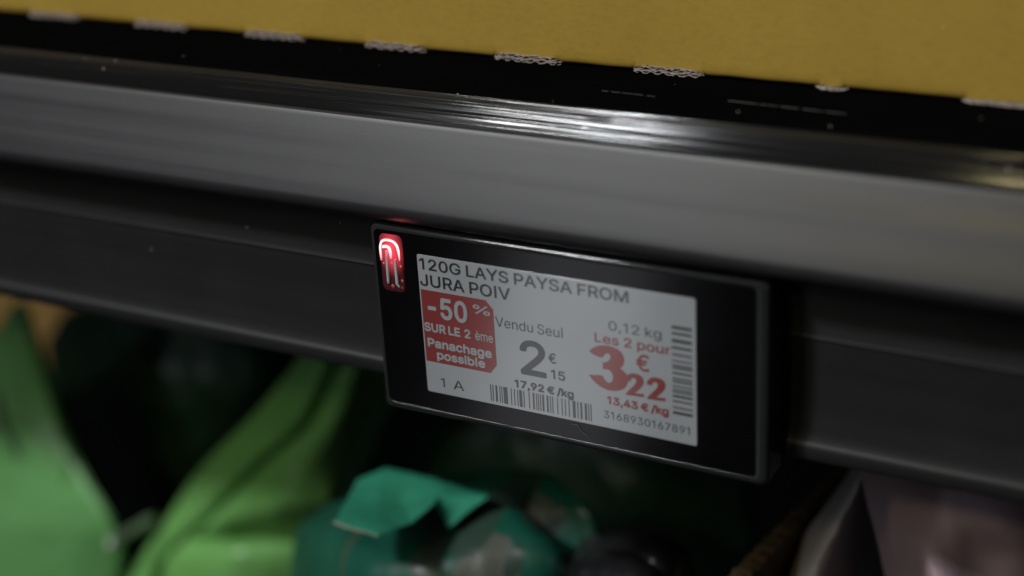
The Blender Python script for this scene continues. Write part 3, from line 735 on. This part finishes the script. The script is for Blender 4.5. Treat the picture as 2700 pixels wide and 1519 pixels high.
text('shelf_code', 'A', -23.7, -21.2, -13.7, 2.1, M_INK, scr, YT, 0.0)
text('condition_text', 'Vendu Seul', -12.75, 2.2, 2.45, 2.1, M_INK, scr, YT, 0.0)
text('unit_price', '2', -7.6, -1.8, -7.1, 7.7, M_INK, scr, YT, 0.24)
text('unit_price', '€', -1.2, 0.5, -3.45, 2.2, M_INK, scr, YT, 0.04)
text('unit_price', '15', -0.8, 2.3, -6.85, 2.0, M_INK, scr, YT, 0.05)
text('unit_price', '17,92 € /kg', -9.2, 4.05, -10.35, 1.75, M_INK, scr, YT, 0.1)
text('weight_text', '0,12 kg', 12.2, 23.1, 5.95, 1.95, M_INK, scr, YT, 0.0)
text('pair_price', 'Les 2 pour', 9.1, 24.9, 2.95, 2.0, M_RED, scr, YT, 0.05)
figure('pair_price', THREE, 0, M_RED, scr, YT)
text('pair_price', '€', 17.7, 20.5, -1.45, 3.5, M_RED, scr, YT, 0.06)
figure('pair_price', TWO, -4.5, M_RED, scr, YT - .01)
figure('pair_price', TWO, 0, M_RED, scr, YT - .01)
text('pair_price', '13,43 € /kg', 11.3, 24.3, -10.0, 1.75, M_RED, scr, YT, 0.1)
text('article_number', '3168930167891', 10.5, 28.6, -13.2, 1.6, M_INK, scr, YT, 0.0)
B1 = [(1090, 1103), (1122, 1135), (1163, 1189), (1218, 1230), (1246, 1258), (1274, 1330), (1376, 1388), (1421, 1433), (1464, 1476), (1492, 1531), (1550, 1563), (1622, 1634), (1677, 1699), (1722, 1733),
      (1747, 1759), (1776, 1788), (1806, 1831), (1866, 1889), (1911, 1923), (1941, 1953), (2007, 2018), (2066, 2078), (2111, 2123), (2161, 2173), (2214, 2252), (2277, 2289), (2316, 2340), (2374, 2402), (2421, 2433), (2451, 2464)]
bx = lambda u: -14.95 + (u - 1090) * 22.8 / 1374
rects('barcode', [(bx(a), bx(b_), -14.6, -10.85) for a, b_ in B1], YT, M_INK, scr)
B2 = [(172, 184), (190, 202), (243, 264), (315, 324), (330, 339), (346, 352), (398, 420), (468, 472), (482, 486), (497, 501), (548, 560), (594, 599), (608, 613), (622, 628), (637, 643), (683, 699), (742, 748), (757, 763),
      (780, 794), (830, 841), (866, 870), (880, 885), (896, 900), (910, 914), (940, 960), (1000, 1014), (1068, 1073), (1084, 1089), (1124, 1136), (1142, 1152)]
bz = lambda u: 9.25 - (u - 168) * 18.5 / 984
rects('barcode', [(25.2, 29.25, bz(b_ + 1.5), bz(a - 1.5)) for a, b_ in B2], YT, M_INK, scr)

# the signalling light at the tag's corner
lens = link_mesh('signal_light', plate([(0.21, rrect(-38.75, -33.3, 6.2, 18.7, 1.2, 6)), (-0.05, rrect(-38.65, -33.4, 6.3, 18.6, 1.15, 6)), (-0.15, rrect(-38.45, -33.6, 6.5, 18.4, 1.0, 6))], False, True), M_LENS, pt, angle=30)
ya = -0.3
bmx = tube(smooth_path([(-38.35, ya, 12.9), (-38.4, ya, 15.6), (-37.95, ya, 17.0), (-36.9, ya, 17.55), (-35.3, ya, 17.45), (-34.4, ya, 16.7), (-34.05, ya, 15.4), (-33.95, ya, 13.4)], 6), [0.2] * 12 + [0.24] * 25 + [0.2, 0.18, 0.16, 0.13, 0.1, 0.06])
tube(smooth_path([(-37.75, ya, 15.95), (-37.0, ya, 16.15), (-36.3, ya, 15.95), (-36.05, ya, 15.1), (-36.0, ya, 13.6)], 6), [0.3] * 20 + [0.25, 0.22, 0.18, 0.12, 0.08], bm=bmx)
link_mesh('light_pipe', bmx, M_PIPE, lens)
bmx = tube([(-36.95, ya, 15.2), (-36.98, ya, 12.0), (-37.05, ya, 8.6), (-37.15, ya, 8.0)], [0.22, 0.34, 0.36, 0.2])
link_mesh('clear_bar', bmx, M_CHROME, lens)
bmx = tube([(-34.98, ya, 13.6), (-34.95, ya, 11.5), (-34.95, ya, 8.3), (-34.5, ya, 7.6)], [0.18, 0.36, 0.38, 0.22])
link_mesh('clear_bar', bmx, M_CHROME, lens)
bmx = bmesh.new()
random.seed(5)
for cx, cz, r in ((-38.0, 12.3, .22), (-36.0, 12.6, .24), (-33.9, 12.2, .3), (-33.85, 9.0, .28), (-36.3, 7.5, .5), (-34.0, 7.4, .3)):
    ps = [(cx + r * random.uniform(.6, 1.2) * math.cos(t), cz + 1.3 * r * random.uniform(.6, 1.2) * math.sin(t)) for t in (0.2, 1.6, 2.9, 4.4, 5.4)]
    a = [bmx.verts.new((x * MM, -0.14 * MM, z * MM)) for x, z in ps]
    top = bmx.verts.new((cx * MM, -0.42 * MM, cz * MM))
    for j in range(5):
        bmx.faces.new((a[j], a[(j + 1) % 5], top))
link_mesh('facets', bmx, glow('lit_facets', (1.0, 0.22, 0.24), 0.5, base=(0.3, 0.1, 0.1), fade=(7.0, 13.0, 0.05)), lens, smooth=False)

led = bpy.data.lights.new('red_led', 'POINT')
led.energy = 0.0002
led.color = (1.0, 0.04, 0.07)
led.shadow_soft_size = 0.0006
lo = bpy.data.objects.new('red_led', led)
lo.location = Vector((-36.2, -1.5, 16.2)) * MM
COL.objects.link(lo)

# a fibre of dust lying on the bezel
bm = tube(smooth_path([(3.3, 0.08, -16.25), (4.2, -0.02, -15.95), (4.8, -0.05, -16.15), (5.6, 0.0, -17.3), (6.9, 0.05, -18.05), (7.3, 0.08, -18.75)], 6), 0.05, 5)
tag(link_mesh('dust_fibre', bm, M_FIBRE), 'thin pale curled fibre of dust on the black lower bezel of the tag', 'fibre')

# ------------------------------------------------------------------ yellow cardboard box on the shelf
box = thing('cardboard_box', 'yellow corrugated cardboard box with torn perforated lower edge, on the black shelf', 'box')
TABS = [(-190, 17), (-155.0, 17.0), (-120.8, 17.0), (-87.8, 17.0), (-55.2, 16.0), (-22.5, 16.0), (9.4, 15.5), (43.0, 6.0), (74.0, 13.0), (104, 16)]
YB = 36.0


def in_tab(x):
    for c, w in TABS:
        d = w / 2 - abs(x - c)
        if d > 0:
            return min(1.0, d / 1.2)
    return 0.0


bm = bmesh.new()
xs = [-330 + 0.5 * i for i in range(1141)]
hs = [0, 0.35, 0.8, 1.5, 3, 6, 12, 25, 50, 90, 150]
F, B = [], []
for x in xs:
    t = in_tab(x)
    jag = 0.35 * noise.noise(Vector((x * 0.9, 3.1, 0))) + 0.25 * noise.noise(Vector((x * 2.3, 7.7, 0)))
    z0 = 46.25 + 0.12 * noise.noise(Vector((x * 0.15, 0, 0))) + t * (1.05 + jag) * (1.0 if x < 22 else 0.45)
    cf, cb = [], []
    for h in hs:
        roll = 0 if t > 0.5 else 0.9 * math.exp(-h / 0.5)      # the folded edge rolls under between the torn tabs
        wav = 0.25 * noise.noise(Vector((x * 0.012, h * 0.02, 2))) * min(1, h / 10)
        cf.append(bm.verts.new((x * MM, (YB + roll + wav) * MM, (z0 + h) * MM)))
        cb.append(bm.verts.new((x * MM, (YB + 4.0 + wav) * MM, (z0 + h) * MM)))
    F.append(cf)
    B.append(cb)
for i in range(len(xs) - 1):
    for j in range(len(hs) - 1):
        bm.faces.new((F[i][j], F[i + 1][j], F[i + 1][j + 1], F[i][j + 1]))
        bm.faces.new((B[i][j], B[i][j + 1], B[i + 1][j + 1], B[i + 1][j]))
    for j in (0, len(hs) - 1):
        bm.faces.new((F[i][j], F[i + 1][j], B[i + 1][j], B[i][j]))
link_mesh('front_panel', bm, M_YELLOW, box, angle=60)
bm = bmesh.new()
for (x0, x1, y0, y1, z0, z1) in ((-330, -326, 40.3, 300, 46, 196), (236, 240, 40.3, 300, 46, 196), (-325.8, 235.8, 296, 300, 46, 196), (-325.8, 235.8, 40.3, 295.8, 46, 49)):
    r = bmesh.ops.create_cube(bm, size=1)
    for v in r['verts']:
        v.co = Vector(((x0 + x1) / 2 + v.co.x * (x1 - x0), (y0 + y1) / 2 + v.co.y * (y1 - y0), (z0 + z1) / 2 + v.co.z * (z1 - z0))) * MM
link_mesh('tray_walls', bm, M_YELLOW, box, smooth=False)
# torn tabs: liners and flutes of the board showing as ragged pale layers
for ti, (c, w) in enumerate(TABS):
    bm = bmesh.new()
    n = 54
    hk = 1.0 if c < 20 else 0.3
    for li, (zc, amp, th, fq, ph) in enumerate(((45.55, 0.10, 0.36, 0.7, 0.0), (46.05, 0.26, 0.20, 2.35, 0.6), (46.5, 0.13, 0.30, 0.9, 1.7), (46.95, 0.24, 0.19, 2.5, 2.2), (47.3, 0.12, 0.26, 1.1, 0.4))):
        half = w / 2 - 0.35 * li * 0.4 + 0.5 * noise.noise(Vector((ti * 3.1, li * 1.7, 0)))
        rr = []
        for i in range(n + 1):
            x = c - half + 2 * half * i / n
            e = min(1, (half - abs(x - c)) / 1.4)
            z = 46.15 + hk * (zc - 46.15) + hk * amp * math.sin(x * fq + ph + ti) * (0.6 + 0.4 * e) + 0.22 * noise.noise(Vector((x * 1.1, ti * 5.0, li * 0.6))) + 0.3 * (1 - e) * (46.6 - zc) * 0.9
            tt = th * (0.55 + 0.45 * e) * (0.8 + 0.5 * noise.noise(Vector((x * 1.9, li * 3.0, ti))))
            yf = YB - 0.1 - 0.35 * abs(noise.noise(Vector((x * 0.8, li, ti * 2)))) + 0.5 * (1 - e)
            rr.append([bm.verts.new(Vector(p) * MM) for p in ((x, yf, z - tt / 2), (x, yf, z + tt / 2), (x, yf + 3.2, z + tt / 2), (x, yf + 3.2, z - tt / 2))])
        for a, b_ in zip(rr, rr[1:]):
            for j in range(4):
                bm.faces.new((a[j], a[(j + 1) % 4], b_[(j + 1) % 4], b_[j]))
        bm.faces.new(rr[0])
        bm.faces.new(rr[-1])
    link_mesh('torn_tab', bm, M_TORN, box, smooth=False)

# ------------------------------------------------------------------ bags and board on the shelf below
BAGS = {
'left_green': [
  [(-380.1, 128, -133.1), (-319.4, 112, -108.2), (-284.6, 106, -94.7), (-267.7, 106, -78.0), (-264.2, 107, -78.6), (-264.3, 109, -81.1)],
  [(-371.3, 118, -135.3), (-314.0, 104, -112.9), (-280.2, 100, -101.6), (-265.1, 102, -98.2), (-259.6, 104, -101.1), (-259.2, 107, -106.0)],
  [(-368.1, 112, -140.1), (-311.6, 98, -120.4), (-275.2, 95, -116.2), (-260.7, 98, -119.2), (-251.5, 100, -121.2), (-250.7, 103, -124.8)],
  [(-372.1, 108, -167.9), (-314.0, 93, -148.4), (-273.7, 92, -137.1), (-248.1, 92, -135.8), (-234.4, 92, -135.4), (-234.1, 95, -139.0)],
  [(-376.3, 106, -188.9), (-318.0, 92, -166.7), (-274.2, 90, -154.8), (-241.0, 89, -148.4), (-223.2, 89, -147.5), (-222.9, 92, -151.2)],
  [(-386.5, 108, -214.4), (-324.1, 92, -188.4), (-279.2, 90, -175.3), (-248.2, 90, -168.7), (-228.0, 92, -166.4), (-227.5, 95, -169.6)],
  [(-404.5, 110, -264.7), (-336.4, 92, -232.2), (-289.5, 90, -216.8), (-259.3, 94, -210.3), (-244.6, 100, -211.6), (-258.6, 118, -229.5)],
],
'mid_green': [
  [(-139.1, 98, -70.4), (-131.2, 93, -68.6), (-126.1, 93, -69.3), (-129.1, 100, -73.5), (-120.7, 92, -68.5), (-114.1, 92, -66.8), (-117.9, 104, -71.7)],
  [(-159.7, 98, -94.0), (-147.7, 93, -92.4), (-139.8, 93, -92.0), (-142.8, 100, -96.5), (-133.8, 92, -90.9), (-124.7, 92, -89.0), (-128.7, 106, -95.5)],
  [(-187.0, 98, -121.3), (-171.2, 93, -115.8), (-159.9, 93, -111.1), (-161.9, 99, -114.3), (-151.8, 91, -108.4), (-138.9, 91, -107.3), (-132.8, 98, -113.0)],
  [(-210.2, 98, -151.2), (-196.3, 93, -143.3), (-187.3, 93, -139.6), (-188.7, 98, -142.2), (-177.2, 90, -134.2), (-153.6, 88, -124.4), (-134.8, 94, -121.3)],
  [(-221.2, 98, -164.8), (-208.6, 94, -156.8), (-201.2, 94, -152.6), (-201.5, 98, -153.8), (-192.1, 93, -147.4), (-172.9, 98, -141.7), (-149.3, 106, -138.9)],
  [(-231.6, 98, -177.8), (-218.6, 94, -169.5), (-210.9, 93, -164.4), (-210.1, 96, -164.5), (-197.7, 90, -156.0), (-170.2, 88, -143.9), (-148.8, 98, -144.2)],
  [(-253.1, 98, -207.7), (-228.5, 92, -193.2), (-216.7, 92, -186.6), (-214.8, 96, -185.4), (-197.2, 88, -172.1), (-172.8, 86, -160.9), (-150.7, 98, -159.3)],
],
'teal_flap': [
  [(-80.2, 40, -69.3), (-75.5, 46, -68.1), (-67.2, 46, -68.0), (-58.2, 46, -68.3), (-51.6, 46, -69.0), (-44.5, 45, -68.5)],
  [(-75.4, 28, -67.8), (-68.8, 30, -68.1), (-63.8, 34, -69.6), (-55.5, 38, -67.2), (-49.7, 40, -67.9), (-44.0, 43, -68.1)],
  [(-68.9, 14, -64.8), (-55.2, 12, -63.8), (-53.6, 24, -66.7), (-53.0, 34, -66.2), (-50.0, 34, -73.0), (-45.5, 41, -69.1)],
],
'teal_body': [
  [(-103.7, 62, -96.7), (-87.6, 56, -84.1), (-74.5, 55, -79.3), (-61.3, 53, -74.8), (-47.5, 50, -71.6), (-40.1, 52, -74.5), (-39.3, 60, -81.8)],
  [(-116.1, 60, -102.4), (-88.4, 42, -87.6), (-72.1, 38, -82.0), (-58.7, 40, -76.7), (-45.9, 44, -72.8), (-33.6, 46, -74.2), (-32.4, 56, -82.6)],
  [(-117.9, 58, -107.3), (-81.6, 34, -86.4), (-63.2, 29, -79.8), (-50.5, 32, -76.6), (-38.3, 37, -74.7), (-26.4, 42, -75.7), (-26.1, 53, -83.7)],
  [(-120.4, 58, -115.6), (-75.9, 27, -88.7), (-57.4, 23, -81.8), (-44.6, 27, -79.6), (-33.2, 33, -79.1), (-22.4, 40, -79.9), (-23.1, 53, -88.1)],
  [(-124.0, 58, -137.6), (-72.8, 22, -100.6), (-53.8, 19, -93.1), (-41.0, 23, -91.9), (-30.3, 30, -92.2), (-20.6, 39, -95.2), (-22.2, 53, -104.7)],
],
'dark_left': [
  [(-333.9, 175, -136.3), (-306.2, 166, -112.4), (-275.0, 165, -102.8), (-239.1, 165, -98.5), (-209.3, 170, -107.8), (-197.5, 185, -120.1)],
  [(-339.3, 178, -149.1), (-289.7, 160, -130.8), (-251.4, 150, -115.9), (-222.5, 150, -113.6), (-203.9, 160, -122.3), (-211.0, 185, -143.6)],
  [(-344.1, 180, -180.9), (-287.2, 160, -157.1), (-248.7, 148, -139.8), (-224.9, 148, -138.0), (-220.1, 160, -149.4), (-233.2, 185, -171.8)],
  [(-347.9, 182, -218.7), (-283.4, 155, -190.0), (-249.9, 140, -173.6), (-235.2, 145, -171.1), (-234.0, 160, -180.8), (-237.1, 185, -199.0)],
  [(-349.7, 185, -277.0), (-288.3, 150, -237.3), (-253.8, 135, -218.0), (-238.9, 140, -216.9), (-241.9, 160, -230.4), (-244.0, 185, -246.9)],
],
'dark_mid': [
  [(-184.5, 175, -125.6), (-140.1, 150, -103.8), (-105.7, 140, -95.2), (-78.4, 140, -95.1), (-46.1, 140, -97.7), (-19.6, 150, -106.1)],
  [(-187.7, 175, -153.3), (-139.2, 145, -127.2), (-101.3, 130, -113.9), (-73.9, 130, -110.5), (-41.9, 130, -111.1), (-18.3, 150, -123.0)],
  [(-191.7, 175, -187.4), (-142.2, 145, -157.9), (-103.2, 130, -139.6), (-75.2, 130, -135.4), (-42.4, 130, -129.8), (-15.8, 150, -136.0)],
  [(-197.2, 175, -234.4), (-146.3, 145, -200.2), (-106.1, 130, -178.8), (-77.0, 130, -170.3), (-43.1, 130, -160.5), (-15.6, 150, -165.4)],
],
'black_roll': [
  [(-40.1, 64, -97.6), (-26.6, 60, -88.0), (-14.8, 58, -83.4), (-6.6, 58, -83.4), (-0.4, 60, -87.2), (2.0, 66, -96.9)],
  [(-33.4, 50, -90.0), (-19.3, 44, -78.9), (-7.1, 42, -73.8), (-0.2, 42, -74.1), (3.8, 46, -79.2), (3.2, 56, -91.4)],
  [(-32.7, 46, -96.4), (-16.5, 36, -83.4), (-2.5, 32, -77.0), (3.3, 32, -76.4), (5.3, 38, -82.8), (2.9, 52, -96.7)],
  [(-33.8, 46, -116.4), (-17.4, 36, -104.5), (-3.1, 32, -97.4), (2.8, 32, -95.6), (5.0, 38, -99.0), (2.7, 52, -109.2)],
],
'grey': [
  [(39.3, 74, -52.5), (44.2, 66, -48.3), (41.6, 84, -59.3), (35.3, 118, -79.6)],
  [(35.9, 74, -61.5), (43.2, 62, -54.8), (41.3, 82, -67.7), (35.7, 118, -89.9)],
  [(28.7, 72, -74.7), (39.9, 56, -64.2), (40.9, 80, -78.4), (37.8, 118, -102.3)],
  [(21.0, 72, -89.5), (36.8, 50, -73.4), (40.6, 76, -89.1), (39.4, 118, -116.3)],
  [(9.8, 72, -112.3), (30.3, 46, -91.2), (37.6, 72, -106.2), (40.2, 118, -136.0)],
],
'pink': [
  [(42.2, 62, -44.7), (57.8, 50, -38.3), (71.5, 46, -36.3), (83.1, 50, -39.3), (94.0, 70, -51.4)],
  [(45.4, 60, -54.7), (62.0, 42, -44.5), (74.2, 40, -43.1), (85.2, 46, -46.5), (94.9, 70, -61.7)],
  [(48.8, 58, -63.6), (65.2, 34, -49.4), (75.5, 40, -52.4), (85.8, 46, -54.6), (95.7, 70, -70.3)],
  [(51.6, 58, -74.5), (68.2, 30, -54.7), (77.6, 36, -58.1), (87.9, 42, -60.8), (96.6, 70, -81.0)],
  [(55.2, 58, -89.6), (70.4, 30, -67.6), (79.5, 34, -68.4), (88.7, 42, -71.9), (97.5, 70, -91.0)],
],
'tan': [
  [(-460.9, 215, -136.4), (-323.0, 215, -122.5)],
  [(-479.5, 215, -199.7), (-332.6, 215, -171.3)],
],
'tray': [
  [(24.9, 38, -69.0), (25.6, 66, -72.6), (25.8, 100, -78.4), (26.2, 128, -82.1)],
],
}
GRP = 'crisp bags on the shelf below the rail'
SEAL_A = [(-217.6, 82, -149.1), (-209.9, 96, -145.4)]
SEAL_B = [(-254.4, 80, -97.5), (-250.8, 80, -121.9)]

G = lambda k: [[Vector(p) for p in r] for r in BAGS[k]]


def bag(key, label, mat, depth, wrinkle, seed, wscale=0.06):
    t = thing('crisp_bag', label, 'crisp bag', GRP)
    film_sheet('film', G(key), depth, mat, t, wrinkle, seed, 8, wscale)
    return t


left_green = bag('left_green', 'bright green crisp bag cut by the left edge of the photo', M_LIME, 1.5, 0.6, 1.3)
bag('mid_green', 'lime green crisp bag with a long dark crease, left of the teal bag', M_LIME2, 35, 1.0, 4.1)
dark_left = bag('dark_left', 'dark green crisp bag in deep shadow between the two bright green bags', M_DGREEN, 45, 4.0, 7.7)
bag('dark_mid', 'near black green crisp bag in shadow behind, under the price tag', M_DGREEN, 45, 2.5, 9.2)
bag('black_roll', 'black glossy crisp bag with rounded rim, at the bottom below the tag', M_BLACKF, 10, 0.6, 2.9)
bag('grey', 'pale grey crisp bag side between the torn brown board and the pink bag', M_GREYF, 30, 0.5, 5.5)
bag('pink', 'dusky pink crisp bag at the lower right under the rail', M_PINK, 40, 0.9, 8.4)
teal = thing('crisp_bag', 'teal crisp bag with shaded body, pale print and its top folded over', 'crisp bag', GRP)
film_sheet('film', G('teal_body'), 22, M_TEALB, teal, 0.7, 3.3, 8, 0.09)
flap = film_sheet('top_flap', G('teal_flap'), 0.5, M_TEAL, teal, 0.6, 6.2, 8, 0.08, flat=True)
e0, e1 = Vector(BAGS['teal_flap'][2][0]), Vector(BAGS['teal_flap'][2][1])
bm = tube(smooth_path([e0 + Vector((-.3, -.1, .1)), e0.lerp(e1, .35) + Vector((0, -.25, -.15)), e0.lerp(e1, .7) + Vector((0, -.2, .05)), e1 + Vector((.1, -.1, -.1))], 8), [0.38] * 8 + [0.25] * 8 + [0.18] * 8 + [0.22], 6)
link_mesh('cut_edge', bm, M_EDGE, flap)



def glint_seal(parent, a, c, width, seed):
    """crumpled seal piece, added for a blurred glint on the film"""
    a, c = Vector(a), Vector(c)
    up = Vector((0.3, -0.5, width))
    m = a.lerp(c, 0.5) + Vector((0, -1.5, 0.6))
    return film_sheet('glint_seal', [[a + up * .5, m + up * .5, c + up * .5], [a + Vector((0, -1, 0)), m + Vector((0, -2, 0)), c], [a - up * .5, m - up * .4, c - up * .5]], 2.0, M_SILVER, parent, 1.3, seed, 14, 0.45)


glint_seal(dark_left, SEAL_A[0], SEAL_A[1], 4.5, 1.0)
glint_seal(left_green, SEAL_B[0], SEAL_B[1], 5, 4.0)

# brown display tray: its torn side wall runs back under the shelf
tray = thing('cardboard_tray', 'brown cardboard display tray with torn edge, left of the grey bag', 'tray')
bm = bmesh.new()
P = [Vector(p) for p in BAGS['tray'][0]]
path = smooth_path(P, 26)
rr = []
for i, p in enumerate(path):
    j = 1.6 * noise.noise(Vector((i * 0.35, 2.0, 0))) + 0.9 * noise.noise(Vector((i * 0.9, 5.0, 0)))
    k = 0.7 * noise.noise(Vector((i * 0.7, 9.0, 0)))
    rr.append([bm.verts.new(Vector(q) * MM) for q in ((p.x - 4.0 + k, p.y, p.z - 1.5 + j * .7), (p.x - 1.6, p.y, p.z + j), (p.x + 1.0 + k, p.y, p.z - .5 + j * .8), (p.x + 1.2, p.y, p.z - 140), (p.x - 4.2, p.y, p.z - 140))])
for a, b_ in zip(rr, rr[1:]):
    for j in range(5):
        bm.faces.new((a[j], a[(j + 1) % 5], b_[(j + 1) % 5], b_[j]))
bm.faces.new(rr[0])
bm.faces.new(rr[-1])
link_mesh('side_wall', bm, M_TRAY, tray, smooth=False)

# tan carton standing behind the bags on the left
bm = bmesh.new()
bmesh.ops.create_cube(bm, size=1)
bmesh.ops.scale(bm, vec=(0.15, 0.10, 0.12), verts=bm.verts)
bmesh.ops.translate(bm, vec=(-0.385, 0.262, -0.165), verts=bm.verts)
bmesh.ops.bevel(bm, geom=bm.edges[:], offset=0.002, segments=2, affect='EDGES')
tag(link_mesh('carton', bm, M_TAN), 'tan cardboard carton glimpsed behind the bag tops at far left under the rail', 'carton')
